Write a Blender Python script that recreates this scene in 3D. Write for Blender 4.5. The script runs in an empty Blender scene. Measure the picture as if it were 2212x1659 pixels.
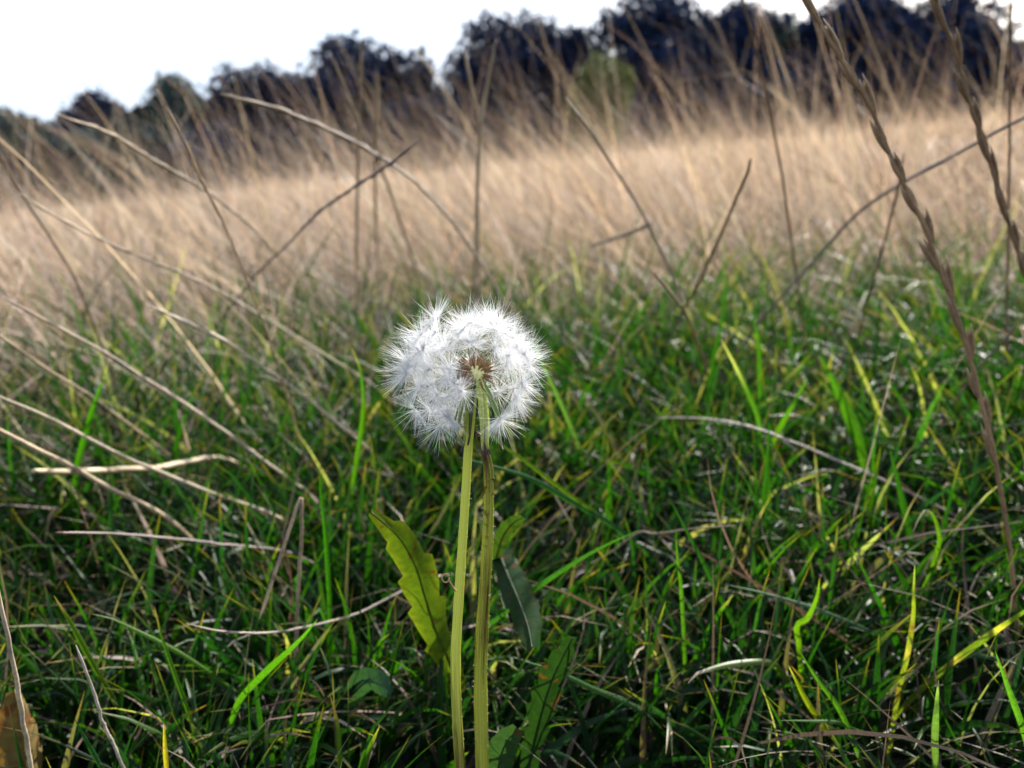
import bpy, math, random
import numpy as np
from mathutils import Vector, Matrix

rng = np.random.default_rng(11)
random.seed(11)
rad = math.radians
SC = bpy.context.scene
COL = SC.collection

# ---------------------------------------------------------------- camera
CAM_H, PITCH, ROLL = 0.215, rad(13.5), rad(3.2)
IW, IH, FPX = 2212.0, 1659.0, 2212.0 * 0.74          # picture units used for measuring
fw = np.array([0, math.cos(PITCH), -math.sin(PITCH)])
r0 = np.array([1.0, 0, 0]); u0 = np.array([0, math.sin(PITCH), math.cos(PITCH)])
rt = math.cos(ROLL) * r0 - math.sin(ROLL) * u0
up = math.sin(ROLL) * r0 + math.cos(ROLL) * u0
CAMP = np.array([0, 0, CAM_H])
cam = bpy.data.cameras.new('camera'); camo = bpy.data.objects.new('camera', cam); COL.objects.link(camo)
camo.matrix_world = Matrix(((rt[0], up[0], -fw[0], CAMP[0]), (rt[1], up[1], -fw[1], CAMP[1]),
                            (rt[2], up[2], -fw[2], CAMP[2]), (0, 0, 0, 1)))
cam.sensor_width = 36; cam.lens = 36 * 0.74; cam.clip_start = 0.01; cam.clip_end = 2000
cam.dof.use_dof = True; cam.dof.focus_distance = 0.198; cam.dof.aperture_fstop = 12.5
SC.camera = camo

# ---------------------------------------------------------------- sky, sun, exposure
SUN_EL, SUN_AZ = rad(30), rad(34)                     # ahead of the camera, to the right
w = bpy.data.worlds.new('World'); SC.world = w; w.use_nodes = True
nt = w.node_tree; bg = nt.nodes['Background']
sky = nt.nodes.new('ShaderNodeTexSky'); sky.sky_type = 'NISHITA'; sky.sun_disc = False
sky.sun_elevation = SUN_EL; sky.sun_rotation = SUN_AZ; sky.dust_density = 3.0; sky.air_density = 1.0
veil = nt.nodes.new('ShaderNodeMix'); veil.data_type = 'RGBA'; veil.inputs[0].default_value = .6     # thin even cloud over the whole sky
veil.inputs[7].default_value = (7.2, 8.4, 10.4, 1)
nt.links.new(sky.outputs['Color'], veil.inputs[6]); nt.links.new(veil.outputs[2], bg.inputs['Color']); bg.inputs['Strength'].default_value = 0.06
sl = bpy.data.lights.new('sun', 'SUN'); slo = bpy.data.objects.new('sun', sl); COL.objects.link(slo)
sl.energy = 5.0; sl.angle = rad(0.6); sl.color = (1.0, 0.95, 0.88)
sd = Vector((math.sin(SUN_AZ) * math.cos(SUN_EL), math.cos(SUN_AZ) * math.cos(SUN_EL), math.sin(SUN_EL)))
slo.rotation_euler = sd.to_track_quat('Z', 'Y').to_euler(); slo.location = (0, 0, 30)
vs = SC.view_settings; vs.view_transform = 'Standard'; vs.look = 'None'; vs.gamma = 1; vs.use_curve_mapping = False
vs.exposure = 1.62
cy = SC.cycles
cy.use_denoising = True; cy.max_bounces = 6; cy.diffuse_bounces = 3; cy.glossy_bounces = 2
cy.transmission_bounces = 4; cy.transparent_max_bounces = 4; cy.sample_clamp_indirect = 6

# ---------------------------------------------------------------- helpers
def at(px, py, d):
    px = np.asarray(px, float); py = np.asarray(py, float); d = np.asarray(d, float)
    return CAMP + d[..., None] * (fw + ((px - IW / 2) / FPX)[..., None] * rt - ((py - IH / 2) / FPX)[..., None] * up)

def sstep(a, b, x):
    t = np.clip((x - a) / (b - a), 0, 1); return t * t * (3 - 2 * t)

def hgt(x, y):
    x = np.asarray(x, float); y = np.asarray(y, float)
    r = np.hypot(x, y)
    bump = 0.006 * np.sin(x * 9 + 1.3) * np.sin(y * 8 + .4) + 0.004 * np.sin(x * 21 + y * 13)
    far = sstep(1.2, 6, y)
    big = 0.05 * np.sin(x * .8 + 1) * np.sin(y * .6) + 0.14 * np.sin(x * .23) * np.sin(y * .19 + .6)
    slope = 0.039 * np.maximum(y - 1.5, 0) * sstep(1.5, 8, y) + 0.042 * x * sstep(1.5, 10, y)
    slope = np.where(r > 120, slope * np.minimum(1, 120 / np.maximum(r, 1)), slope)
    return bump * (1 - far) + big * far + slope

def catmull(P, n):
    P = np.asarray(P, float)
    if len(P) == 2:
        t = np.linspace(0, 1, n)[:, None]; return P[0] * (1 - t) + P[1] * t
    Q = np.vstack([2 * P[0] - P[1], P, 2 * P[-1] - P[-2]])
    seg = np.linalg.norm(np.diff(P, axis=0), axis=1); cum = np.r_[0, np.cumsum(seg)]
    out = []
    for v in np.linspace(0, cum[-1], n):
        i = min(int(np.searchsorted(cum, v, 'right')) - 1, len(P) - 2)
        t = (v - cum[i]) / max(seg[i], 1e-9)
        a, b, c, d = Q[i:i + 4]
        out.append(.5 * (2 * b + (c - a) * t + (2 * a - 5 * b + 4 * c - d) * t * t + (3 * b - a - 3 * c + d) * t ** 3))
    return np.array(out)

def unit(v):
    return v / np.maximum(np.linalg.norm(v, axis=-1, keepdims=True), 1e-12)

class G:
    """collects vertices, faces and per-vertex colour and st (across, along, random) for one mesh"""
    def __init__(s): s.v = []; s.f4 = []; s.f3 = []; s.c = []; s.st = []; s.n = 0
    def add(s, v, f4=None, f3=None, c=None, st=None):
        v = np.asarray(v, float).reshape(-1, 3); m = len(v)
        s.v.append(v)
        if f4 is not None and len(f4): s.f4.append(np.asarray(f4, int).reshape(-1, 4) + s.n)
        if f3 is not None and len(f3): s.f3.append(np.asarray(f3, int).reshape(-1, 3) + s.n)
        s.c.append(np.broadcast_to(np.asarray(c if c is not None else (.5, .5, .5), float), (m, 3)).reshape(-1, 3))
        s.st.append(np.asarray(st, float).reshape(-1, 3) if st is not None else np.zeros((m, 3)))
        s.n += m
    def mesh(s, name, smooth=True):
        v = np.vstack(s.v); f4 = np.vstack(s.f4) if s.f4 else np.zeros((0, 4), int)
        f3 = np.vstack(s.f3) if s.f3 else np.zeros((0, 3), int)
        me = bpy.data.meshes.new(name)
        me.vertices.add(len(v)); me.vertices.foreach_set('co', v.astype(np.float32).ravel())
        nl = f4.size + f3.size; me.loops.add(nl)
        me.loops.foreach_set('vertex_index', np.r_[f4.ravel(), f3.ravel()].astype(np.int32))
        npoly = len(f4) + len(f3); me.polygons.add(npoly)
        me.polygons.foreach_set('loop_start', np.r_[np.arange(len(f4)) * 4, f4.size + np.arange(len(f3)) * 3].astype(np.int32))
        me.polygons.foreach_set('use_smooth', np.full(npoly, smooth))
        c = np.hstack([np.vstack(s.c), np.ones((len(v), 1))])
        me.attributes.new('Col', 'FLOAT_COLOR', 'POINT').data.foreach_set('color', c.astype(np.float32).ravel())
        me.attributes.new('st', 'FLOAT_VECTOR', 'POINT').data.foreach_set('vector', np.vstack(s.st).astype(np.float32).ravel())
        me.update(calc_edges=True); me.validate()
        return me
    def obj(s, name, mat, parent=None, smooth=True, origin=None):
        if origin is not None:
            s.v = [a - np.asarray(origin) for a in s.v]
        o = bpy.data.objects.new(name, s.mesh(name, smooth)); COL.objects.link(o)
        o.data.materials.append(mat)
        if origin is not None: o.location = origin
        if parent is not None:
            o.parent = parent
            if origin is not None: o.location = Vector(origin) - parent_loc(parent)
            else: o.matrix_parent_inverse = Matrix.Translation(-parent_loc(parent))
        return o

def parent_loc(p):
    l = Vector((0, 0, 0))
    while p is not None:
        l += p.location
        if p.parent is not None: l += p.matrix_parent_inverse.to_translation()
        p = p.parent
    return l

def tag(o, label=None, cat=None, group=None, kind=None):
    if label: o['label'] = label
    if cat: o['category'] = cat
    if group: o['group'] = group
    if kind: o['kind'] = kind
    return o

def empty(name, loc, label, cat, group=None):
    e = bpy.data.objects.new(name, None); COL.objects.link(e); e.location = loc
    e.empty_display_size = .01
    return tag(e, label, cat, group)

def frames(P):
    """parallel transported normal and binormal along a path"""
    T = unit(np.gradient(P, axis=0)); N = np.zeros_like(P)
    a = np.array([0, -1.0, 0]) if abs(T[0][1]) < .9 else np.array([1.0, 0, 0])
    n = a - T[0] * a.dot(T[0]); n /= np.linalg.norm(n); N[0] = n
    for i in range(1, len(P)):
        n = n - T[i] * n.dot(T[i]); n /= np.linalg.norm(n); N[i] = n
    return T, N, np.cross(T, N)

def tube(g, P, R, sides=8, c=(.5, .5, .5), flat=1.0, cap=True, rib=0.0):
    P = np.asarray(P, float); n = len(P); R = np.broadcast_to(np.asarray(R, float), (n,))
    T, N, B = frames(P)
    a = np.arange(sides) / sides * 2 * math.pi
    rr = 1 + rib * np.cos(a * (sides // 2))
    ring = (np.cos(a) * rr)[None, :, None] * N[:, None, :] * flat + (np.sin(a) * rr)[None, :, None] * B[:, None, :]
    V = P[:, None, :] + R[:, None, None] * ring
    i, j = np.meshgrid(np.arange(n - 1), np.arange(sides), indexing='ij'); k = (j + 1) % sides
    F = np.stack([i * sides + j, i * sides + k, (i + 1) * sides + k, (i + 1) * sides + j], -1).reshape(-1, 4)
    st = np.zeros((n, sides, 3)); st[..., 0] = (a / math.pi - 1)[None]; st[..., 1] = np.linspace(0, 1, n)[:, None]
    st[..., 2] = random.random()
    V = V.reshape(-1, 3); c = np.asarray(c, float)
    if c.ndim == 2: c = np.repeat(c, sides, axis=0)
    else: c = np.broadcast_to(c, (n * sides, 3))
    f3 = None
    if cap:
        V = np.vstack([V, P[0], P[-1]]); c = np.vstack([c, c[:1], c[-1:]])
        st = np.vstack([st.reshape(-1, 3), [[0, 0, 0], [0, 1, 0]]])
        m = n * sides; jj = np.arange(sides); kk = (jj + 1) % sides
        f3 = np.vstack([np.stack([kk, jj, np.full(sides, m)], -1),
                        np.stack([(n - 1) * sides + jj, (n - 1) * sides + kk, np.full(sides, m + 1)], -1)])
    g.add(V, F, f3, c, st)

def strip(g, P, W, side, crease, c, r=0.0, cols=3):
    """one creased blade: P path, W half widths, side unit vectors across, crease depth as a share of the width"""
    n = len(P); T = unit(np.gradient(P, axis=0)); nor = unit(np.cross(side, T))
    s = np.linspace(-1, 1, cols)
    V = P[:, None, :] + (W[:, None] * s[None, :])[..., None] * side[:, None, :] \
        + (W[:, None] * crease * (np.abs(s)[None, :]))[..., None] * nor[:, None, :]
    i, j = np.meshgrid(np.arange(n - 1), np.arange(cols - 1), indexing='ij')
    F = np.stack([i * cols + j, i * cols + j + 1, (i + 1) * cols + j + 1, (i + 1) * cols + j], -1).reshape(-1, 4)
    st = np.zeros((n, cols, 3)); st[..., 0] = s[None]; st[..., 1] = np.linspace(0, 1, n)[:, None]; st[..., 2] = r
    c = np.asarray(c, float)
    c = np.repeat(c, cols, axis=0) if c.ndim == 2 else np.broadcast_to(c, (n * cols, 3))
    g.add(V.reshape(-1, 3), F, None, c, st)

def blades(g, x, y, L, az, t0, bend, wid, col0, col1, tipc, tipa, K=5, cols=3, twist=0.6, kink=0.0, z0=None, crease=.35):
    """many blades at once: L length, az lean direction, t0 tilt at the foot, bend total bend, wid half width"""
    n = len(x)
    s = np.linspace(0, 1, K + 1)
    th = t0[:, None] + bend[:, None] * s[None, :] ** 1.4
    if np.any(kink):
        ks = rng.uniform(.35, .8, n); th = th + kink[:, None] * (s[None, :] > ks[:, None])
    az2 = az[:, None] + rng.normal(0, .35, n)[:, None] * s[None, :]
    d = np.stack([np.sin(th) * np.cos(az2), np.sin(th) * np.sin(az2), np.cos(th)], -1)
    mid = .5 * (d[:, 1:] + d[:, :-1]) * (L / K)[:, None, None]
    P = np.concatenate([np.zeros((n, 1, 3)), np.cumsum(mid, 1)], 1)
    base = np.stack([x, y, hgt(x, y) - .004 if z0 is None else z0], -1)
    P += base[:, None, :]
    gz = hgt(P[..., 0], P[..., 1]) + .003                        # never under the soil
    P[:, 1:, 2] = np.maximum(P[:, 1:, 2], gz[:, 1:])
    T = unit(np.gradient(P, axis=1))
    ph = rng.uniform(0, 6.28, n)[:, None] + rng.normal(0, twist, n)[:, None] * s[None, :]
    ref = np.stack([np.cos(ph), np.sin(ph), 0 * ph], -1)
    side = unit(ref - T * np.sum(ref * T, -1, keepdims=True))
    nor = np.cross(side, T)
    prof = np.minimum(1, (1 - s) ** .75 * 1.25 + .02) * np.minimum(1, .55 + 2 * s)
    W = wid[:, None] * prof[None, :]
    cs = np.linspace(-1, 1, cols)
    V = P[:, :, None, :] + (W[..., None] * cs)[..., None] * side[:, :, None, :] \
        + (W[..., None] * crease * np.abs(cs))[..., None] * nor[:, :, None, :]
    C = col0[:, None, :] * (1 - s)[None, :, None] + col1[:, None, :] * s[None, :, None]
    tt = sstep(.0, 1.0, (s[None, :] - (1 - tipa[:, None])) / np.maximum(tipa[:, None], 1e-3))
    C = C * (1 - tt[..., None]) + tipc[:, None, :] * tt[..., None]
    C = np.repeat(C[:, :, None, :], cols, 2)
    st = np.zeros(V.shape); st[..., 0] = cs; st[..., 1] = s[None, :, None]; st[..., 2] = rng.random(n)[:, None, None]
    K1 = K + 1
    i, j = np.meshgrid(np.arange(K), np.arange(cols - 1), indexing='ij')
    f = np.stack([i * cols + j, i * cols + j + 1, (i + 1) * cols + j + 1, (i + 1) * cols + j], -1).reshape(-1, 4)
    F = (f[None] + (np.arange(n) * K1 * cols)[:, None, None]).reshape(-1, 4)
    g.add(V.reshape(-1, 3), F, None, C.reshape(-1, 3), st.reshape(-1, 3))

# ---------------------------------------------------------------- materials
def mat(name): 
    m = bpy.data.materials.new(name); m.use_nodes = True
    n = m.node_tree.nodes; n.clear(); return m, n, m.node_tree.links

def nd(n, t, **kw):
    x = n.new(t)
    for k, v in kw.items():
        if k in x.inputs: x.inputs[k].default_value = v
        else: setattr(x, k, v)
    return x

def plant_mat(name, trans=.4, rough=.42, spec=.5, tint=(1.25, 1.2, .55), stripes=0.0, spots=0.0, spotc=(.07, .03, .01), scale=900, bump=.15):
    """leaf or straw: colour from the Col attribute, fine grain, light shining through"""
    m, n, l = mat(name)
    out = nd(n, 'ShaderNodeOutputMaterial'); a = nd(n, 'ShaderNodeAttribute', attribute_name='Col')
    sa = nd(n, 'ShaderNodeAttribute', attribute_name='st'); sx = nd(n, 'ShaderNodeSeparateXYZ'); l.new(sa.outputs['Vector'], sx.inputs[0])
    tc = nd(n, 'ShaderNodeTexCoord'); no = nd(n, 'ShaderNodeTexNoise', Scale=scale, Detail=3.0)
    l.new(tc.outputs['Object'], no.inputs['Vector'])
    mr = nd(n, 'ShaderNodeMapRange'); mr.inputs[1].default_value = .3; mr.inputs[2].default_value = .7
    mr.inputs[3].default_value = .78; mr.inputs[4].default_value = 1.2; l.new(no.outputs['Fac'], mr.inputs[0])
    mul = nd(n, 'ShaderNodeVectorMath', operation='SCALE'); l.new(a.outputs['Color'], mul.inputs[0]); l.new(mr.outputs[0], mul.inputs['Scale'])
    colr = mul.outputs[0]
    height = no.outputs['Fac']
    if stripes:
        w1 = nd(n, 'ShaderNodeMath', operation='MULTIPLY'); w1.inputs[1].default_value = stripes; l.new(sx.outputs[0], w1.inputs[0])
        w2 = nd(n, 'ShaderNodeMath', operation='SINE'); l.new(w1.outputs[0], w2.inputs[0])
        w3 = nd(n, 'ShaderNodeMapRange'); w3.inputs[1].default_value = -1; w3.inputs[3].default_value = .88; w3.inputs[4].default_value = 1.1
        l.new(w2.outputs[0], w3.inputs[0])
        m2 = nd(n, 'ShaderNodeVectorMath', operation='SCALE'); l.new(colr, m2.inputs[0]); l.new(w3.outputs[0], m2.inputs['Scale'])
        colr = m2.outputs[0]
        ad = nd(n, 'ShaderNodeMath', operation='ADD'); l.new(w3.outputs[0], ad.inputs[0]); l.new(no.outputs['Fac'], ad.inputs[1]); height = ad.outputs[0]
    if spots:
        n2 = nd(n, 'ShaderNodeTexNoise', Scale=scale * .35, Detail=2.0); l.new(tc.outputs['Object'], n2.inputs['Vector'])
        r2 = nd(n, 'ShaderNodeMapRange'); r2.inputs[1].default_value = 1 - spots; r2.inputs[2].default_value = 1 - spots + .06
        l.new(n2.outputs['Fac'], r2.inputs[0])
        mx = nd(n, 'ShaderNodeMix', data_type='RGBA'); l.new(r2.outputs[0], mx.inputs[0]); l.new(colr, mx.inputs[6]); mx.inputs[7].default_value = (*spotc, 1)
        colr = mx.outputs[2]
    p = nd(n, 'ShaderNodeBsdfPrincipled', Roughness=rough); p.inputs['Specular IOR Level'].default_value = spec
    l.new(colr, p.inputs['Base Color'])
    if bump:
        b = nd(n, 'ShaderNodeBump', Strength=bump, Distance=.0002); l.new(height, b.inputs['Height']); l.new(b.outputs[0], p.inputs['Normal'])
    t = nd(n, 'ShaderNodeBsdfTranslucent'); tm = nd(n, 'ShaderNodeVectorMath', operation='MULTIPLY'); tm.inputs[1].default_value = tint
    l.new(colr, tm.inputs[0]); l.new(tm.outputs[0], t.inputs['Color'])
    ms = nd(n, 'ShaderNodeMixShader'); ms.inputs[0].default_value = trans
    l.new(p.outputs[0], ms.inputs[1]); l.new(t.outputs[0], ms.inputs[2]); l.new(ms.outputs[0], out.inputs['Surface'])
    return m

M_green = plant_mat('grass_blade_green', .46, .44, .20, (1.25, 1.7, .25), stripes=9)
M_leaf = plant_mat('broad_leaf', .42, .55, .10, (1.3, 1.3, .4), spots=.36, scale=520, bump=.5)
M_dry = plant_mat('dry_straw', .30, .6, .14, (1.15, 1.0, .8), stripes=7, scale=1400)
M_stalk = plant_mat('dry_stalk', .12, .55, .25, (1.1, 1, .8), stripes=10, spots=.33, spotc=(.11, .065, .035), scale=700, bump=.5)
M_far = plant_mat('far_straw', .32, .7, .12, (1.15, 1.0, .78), scale=3, bump=0)
M_crown = plant_mat('tree_foliage', .08, .7, .1, (1.1, 1.2, .6), scale=2, bump=0)
M_fluff = plant_mat('seed_fluff', .55, .5, .3, (1, 1, 1), scale=10, bump=0)
M_seed = plant_mat('seed_husk', .05, .55, .3, scale=3000, bump=.4)
M_bract = plant_mat('bract_green', .3, .45, .4, (1.2, 1.2, .5), stripes=6, scale=1500)

def stem_mat(name, base, dark, streak, cracks=0.0):
    m, n, l = mat(name)
    out = nd(n, 'ShaderNodeOutputMaterial'); p = nd(n, 'ShaderNodeBsdfPrincipled', Roughness=.4)
    sa = nd(n, 'ShaderNodeAttribute', attribute_name='st'); mp = nd(n, 'ShaderNodeMapping'); mp.inputs['Scale'].default_value = (4.5, 4.0, 1)
    l.new(sa.outputs['Vector'], mp.inputs['Vector'])
    n1 = nd(n, 'ShaderNodeTexNoise', Scale=1.6, Detail=5.0, Roughness=.6); l.new(mp.outputs[0], n1.inputs['Vector'])
    sx = nd(n, 'ShaderNodeSeparateXYZ'); l.new(sa.outputs['Vector'], sx.inputs[0])
    # brown staining: patchy, stronger where the Col attribute says the stalk is old
    at_ = nd(n, 'ShaderNodeAttribute', attribute_name='Col'); sc = nd(n, 'ShaderNodeSeparateColor'); l.new(at_.outputs['Color'], sc.inputs[0])
    ad = nd(n, 'ShaderNodeMath', operation='ADD'); l.new(n1.outputs['Fac'], ad.inputs[0]); l.new(sc.outputs[0], ad.inputs[1])
    r = nd(n, 'ShaderNodeMapRange'); r.inputs[1].default_value = streak; r.inputs[2].default_value = streak + .28; l.new(ad.outputs[0], r.inputs[0])
    # long fine ridges
    w1 = nd(n, 'ShaderNodeMath', operation='MULTIPLY'); w1.inputs[1].default_value = 44; l.new(sx.outputs[0], w1.inputs[0])
    w2 = nd(n, 'ShaderNodeMath', operation='SINE'); l.new(w1.outputs[0], w2.inputs[0])
    w3 = nd(n, 'ShaderNodeMapRange'); w3.inputs[1].default_value = -1; w3.inputs[3].default_value = .86; w3.inputs[4].default_value = 1.1; l.new(w2.outputs[0], w3.inputs[0])
    mx = nd(n, 'ShaderNodeMix', data_type='RGBA'); l.new(r.outputs[0], mx.inputs[0]); mx.inputs[6].default_value = (*base, 1); mx.inputs[7].default_value = (*dark, 1)
    cur = mx.outputs[2]
    if cracks:
        m2 = nd(n, 'ShaderNodeMapping'); m2.inputs['Scale'].default_value = (1.3, 62, 1); l.new(sa.outputs['Vector'], m2.inputs['Vector'])
        n2 = nd(n, 'ShaderNodeTexNoise', Scale=1.0, Detail=2.0); l.new(m2.outputs[0], n2.inputs['Vector'])
        r2 = nd(n, 'ShaderNodeMapRange'); r2.inputs[1].default_value = .57; r2.inputs[2].default_value = .62; l.new(n2.outputs['Fac'], r2.inputs[0])
        r3 = nd(n, 'ShaderNodeMapRange'); r3.inputs[1].default_value = .08; r3.inputs[2].default_value = .3; r3.inputs[3].default_value = cracks; r3.inputs[4].default_value = 0
        l.new(sx.outputs[1], r3.inputs[0])
        mm = nd(n, 'ShaderNodeMath', operation='MULTIPLY'); l.new(r2.outputs[0], mm.inputs[0]); l.new(r3.outputs[0], mm.inputs[1])
        mc = nd(n, 'ShaderNodeMix', data_type='RGBA'); l.new(mm.outputs[0], mc.inputs[0]); l.new(cur, mc.inputs[6]); mc.inputs[7].default_value = (.05, .02, .008, 1)
        cur = mc.outputs[2]
    ml = nd(n, 'ShaderNodeVectorMath', operation='SCALE'); l.new(cur, ml.inputs[0]); l.new(w3.outputs[0], ml.inputs['Scale'])
    l.new(ml.outputs[0], p.inputs['Base Color'])
    
    b = nd(n, 'ShaderNodeBump', Strength=.25, Distance=.0002); l.new(w3.outputs[0], b.inputs['Height']); l.new(b.outputs[0], p.inputs['Normal'])
    tr = nd(n, 'ShaderNodeBsdfTranslucent'); l.new(ml.outputs[0], tr.inputs['Color']); ms = nd(n, 'ShaderNodeMixShader'); ms.inputs[0].default_value = .22
    l.new(p.outputs[0], ms.inputs[1]); l.new(tr.outputs[0], ms.inputs[2]); l.new(ms.outputs[0], out.inputs['Surface'])
    return m
M_stem = stem_mat('stem_yellow_green', (.60, .63, .10), (.06, .022, .004), .70)
M_stump = stem_mat('stalk_olive', (.37, .38, .045), (.05, .018, .003), .56, 1.0)

def soil_mat():
    m, n, l = mat('meadow_soil')
    out = nd(n, 'ShaderNodeOutputMaterial'); p = nd(n, 'ShaderNodeBsdfPrincipled', Roughness=.95)
    tc = nd(n, 'ShaderNodeTexCoord'); n1 = nd(n, 'ShaderNodeTexNoise', Scale=60.0, Detail=8.0); l.new(tc.outputs['Object'], n1.inputs['Vector'])
    cr = nd(n, 'ShaderNodeValToRGB'); e = cr.color_ramp.elements
    e[0].position = .3; e[0].color = (.008, .006, .004, 1); e[1].position = .75; e[1].color = (.04, .028, .016, 1); l.new(n1.outputs['Fac'], cr.inputs[0])
    # thatch of the dry field further out
    n2 = nd(n, 'ShaderNodeTexNoise', Scale=3.0, Detail=6.0); l.new(tc.outputs['Object'], n2.inputs['Vector'])
    c2 = nd(n, 'ShaderNodeValToRGB'); e = c2.color_ramp.elements
    e[0].color = (.05, .036, .024, 1); e[1].color = (.13, .095, .062, 1); l.new(n2.outputs['Fac'], c2.inputs[0])
    sx = nd(n, 'ShaderNodeSeparateXYZ'); l.new(tc.outputs['Object'], sx.inputs[0])
    r = nd(n, 'ShaderNodeMapRange'); r.inputs[1].default_value = 1.5; r.inputs[2].default_value = 4; l.new(sx.outputs[1], r.inputs[0])
    mx = nd(n, 'ShaderNodeMix', data_type='RGBA'); l.new(r.outputs[0], mx.inputs[0]); l.new(cr.outputs[0], mx.inputs[6]); l.new(c2.outputs[0], mx.inputs[7])
    l.new(mx.outputs[2], p.inputs['Base Color'])
    b = nd(n, 'ShaderNodeBump', Strength=.8, Distance=.004); l.new(n1.outputs['Fac'], b.inputs['Height']); l.new(b.outputs[0], p.inputs['Normal'])
    l.new(p.outputs[0], out.inputs['Surface']); return m
M_soil = soil_mat()

def bark_mat():
    m, n, l = mat('tree_bark')
    out = nd(n, 'ShaderNodeOutputMaterial'); p = nd(n, 'ShaderNodeBsdfPrincipled', Roughness=.9)
    tc = nd(n, 'ShaderNodeTexCoord'); n1 = nd(n, 'ShaderNodeTexNoise', Scale=6.0, Detail=6.0); l.new(tc.outputs['Object'], n1.inputs['Vector'])
    cr = nd(n, 'ShaderNodeValToRGB'); e = cr.color_ramp.elements
    e[0].color = (.025, .02, .016, 1); e[1].color = (.10, .08, .06, 1); l.new(n1.outputs['Fac'], cr.inputs[0]); l.new(cr.outputs[0], p.inputs['Base Color'])
    l.new(p.outputs[0], out.inputs['Surface']); return m
M_bark = bark_mat()

# ================================================================ the setting: ground
g = G()
rr = np.r_[0, np.geomspace(.06, 600, 110)]; aa = np.linspace(0, 2 * math.pi, 97)[:-1]
X = rr[:, None] * np.cos(aa); Y = rr[:, None] * np.sin(aa)
i, j = np.meshgrid(np.arange(len(rr) - 1), np.arange(96), indexing='ij'); k = (j + 1) % 96
F = np.stack([i * 96 + j, (i + 1) * 96 + j, (i + 1) * 96 + k, i * 96 + k], -1).reshape(-1, 4)
g.add(np.stack([X, Y, hgt(X, Y)], -1).reshape(-1, 3), F)
tag(g.obj('ground', M_soil), 'dark soil of the sloping meadow under the grass', 'ground', kind='structure')

# ================================================================ trees along the top of the field
def lobes_crown(g, lob, n, size, cols):
    lob = np.asarray(lob, float); wv = (lob[:, 3] * lob[:, 4]) ** 1.3; wv /= wv.sum()
    k = rng.choice(len(lob), n, p=wv)
    d = unit(rng.normal(size=(n, 3)))
    # twig clumps: several leaves share one spot, so the outline is lumpy with gaps
    ncl = max(40, n // 22); cid = rng.integers(0, ncl, n); cd = unit(rng.normal(size=(ncl, 3)))
    d = unit(d * .22 + cd[cid] * .9)
    rad_ = rng.random(n) ** .33 * (0.9 + .22 * np.sin(cid * 12.9898))
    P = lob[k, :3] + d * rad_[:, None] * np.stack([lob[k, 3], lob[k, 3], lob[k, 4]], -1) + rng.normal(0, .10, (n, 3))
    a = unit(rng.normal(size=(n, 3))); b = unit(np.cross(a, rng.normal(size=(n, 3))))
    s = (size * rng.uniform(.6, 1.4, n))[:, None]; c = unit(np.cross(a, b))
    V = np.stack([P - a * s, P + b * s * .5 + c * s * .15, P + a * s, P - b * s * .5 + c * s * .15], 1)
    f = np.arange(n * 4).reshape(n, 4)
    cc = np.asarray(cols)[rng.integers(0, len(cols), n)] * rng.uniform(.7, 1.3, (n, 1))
    g.add(V.reshape(-1, 3), f, None, np.repeat(cc, 4, 0))

DARK_HAZE = [(.009, .019, .052), (.013, .026, .058), (.008, .016, .058)]  # navy of backlit distance haze put into the leaf colours
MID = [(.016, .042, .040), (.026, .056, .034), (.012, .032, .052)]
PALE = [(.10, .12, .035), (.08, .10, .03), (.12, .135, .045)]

def tree(name, label, px, pytop, wpx, dist, cols, pybase, n=6000, group='trees along the top of the field', spire=False, cat='tree', leaf=.24):
    top = at(px, pytop, dist); base = at(px, pybase, dist)
    x, y = top[0], top[1]; z0 = float(hgt(x, y)); H = top[2] - z0; Wd = wpx / FPX * dist / 2 * 1.3
    e = empty(name, (x, y, z0), label, cat, group)
    t = G(); hb = .35 if not spire else .1
    tr = np.array([[x, y, z0 - .2], [x + .1, y, z0 + H * .3], [x - .1, y + .1, z0 + H * .62], [x, y, z0 + H * .86]])
    tube(t, catmull(tr, 10), np.linspace(.035 * H, .008 * H, 10), 8)
    t.obj('trunk', M_bark, e)
    for q in range(7):
        a = q * 2.4 + random.random(); h0 = z0 + H * random.uniform(.22, .6); le = Wd * random.uniform(.5, .8)
        lm = G(); P = catmull([[x, y, h0], [x + math.cos(a) * le * .5, y + math.sin(a) * le * .5, h0 + H * .09], [x + math.cos(a) * le, y + math.sin(a) * le, h0 + H * .22]], 6)
        tube(lm, P, np.linspace(.014 * H, .003 * H, 6), 6); lm.obj('limb', M_bark, e)
    lob = []
    if spire:
        for q in range(7):
            f = q / 6; lob.append((x, y, z0 + H * (.15 + .8 * f), Wd * (1 - .85 * f), H * .13))
    else:
        lob.append((x, y, z0 + H * .52, Wd * .72, H * .40))
        for q in range(9):
            a = q * 2.4 + random.uniform(-.4, .4); ff = random.uniform(.28, .62)
            rz = random.uniform(.12, .2)
            hz = random.uniform(.3, .8)
            ff *= math.sqrt(max(.15, 1 - ((hz - .5) / .52) ** 2)) * 1.15
            lob.append((x + math.cos(a) * Wd * ff, y + math.sin(a) * Wd * ff, z0 + H * hz, Wd * random.uniform(.3, .45), H * rz))
        lob.append((x + Wd * random.uniform(-.2, .2), y, z0 + H * .86, Wd * .34, H * .135))
        lob.append((x, y, z0 + H * .22, Wd * .8, H * .22))
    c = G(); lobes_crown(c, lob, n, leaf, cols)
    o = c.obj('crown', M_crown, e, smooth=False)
    return e

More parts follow.
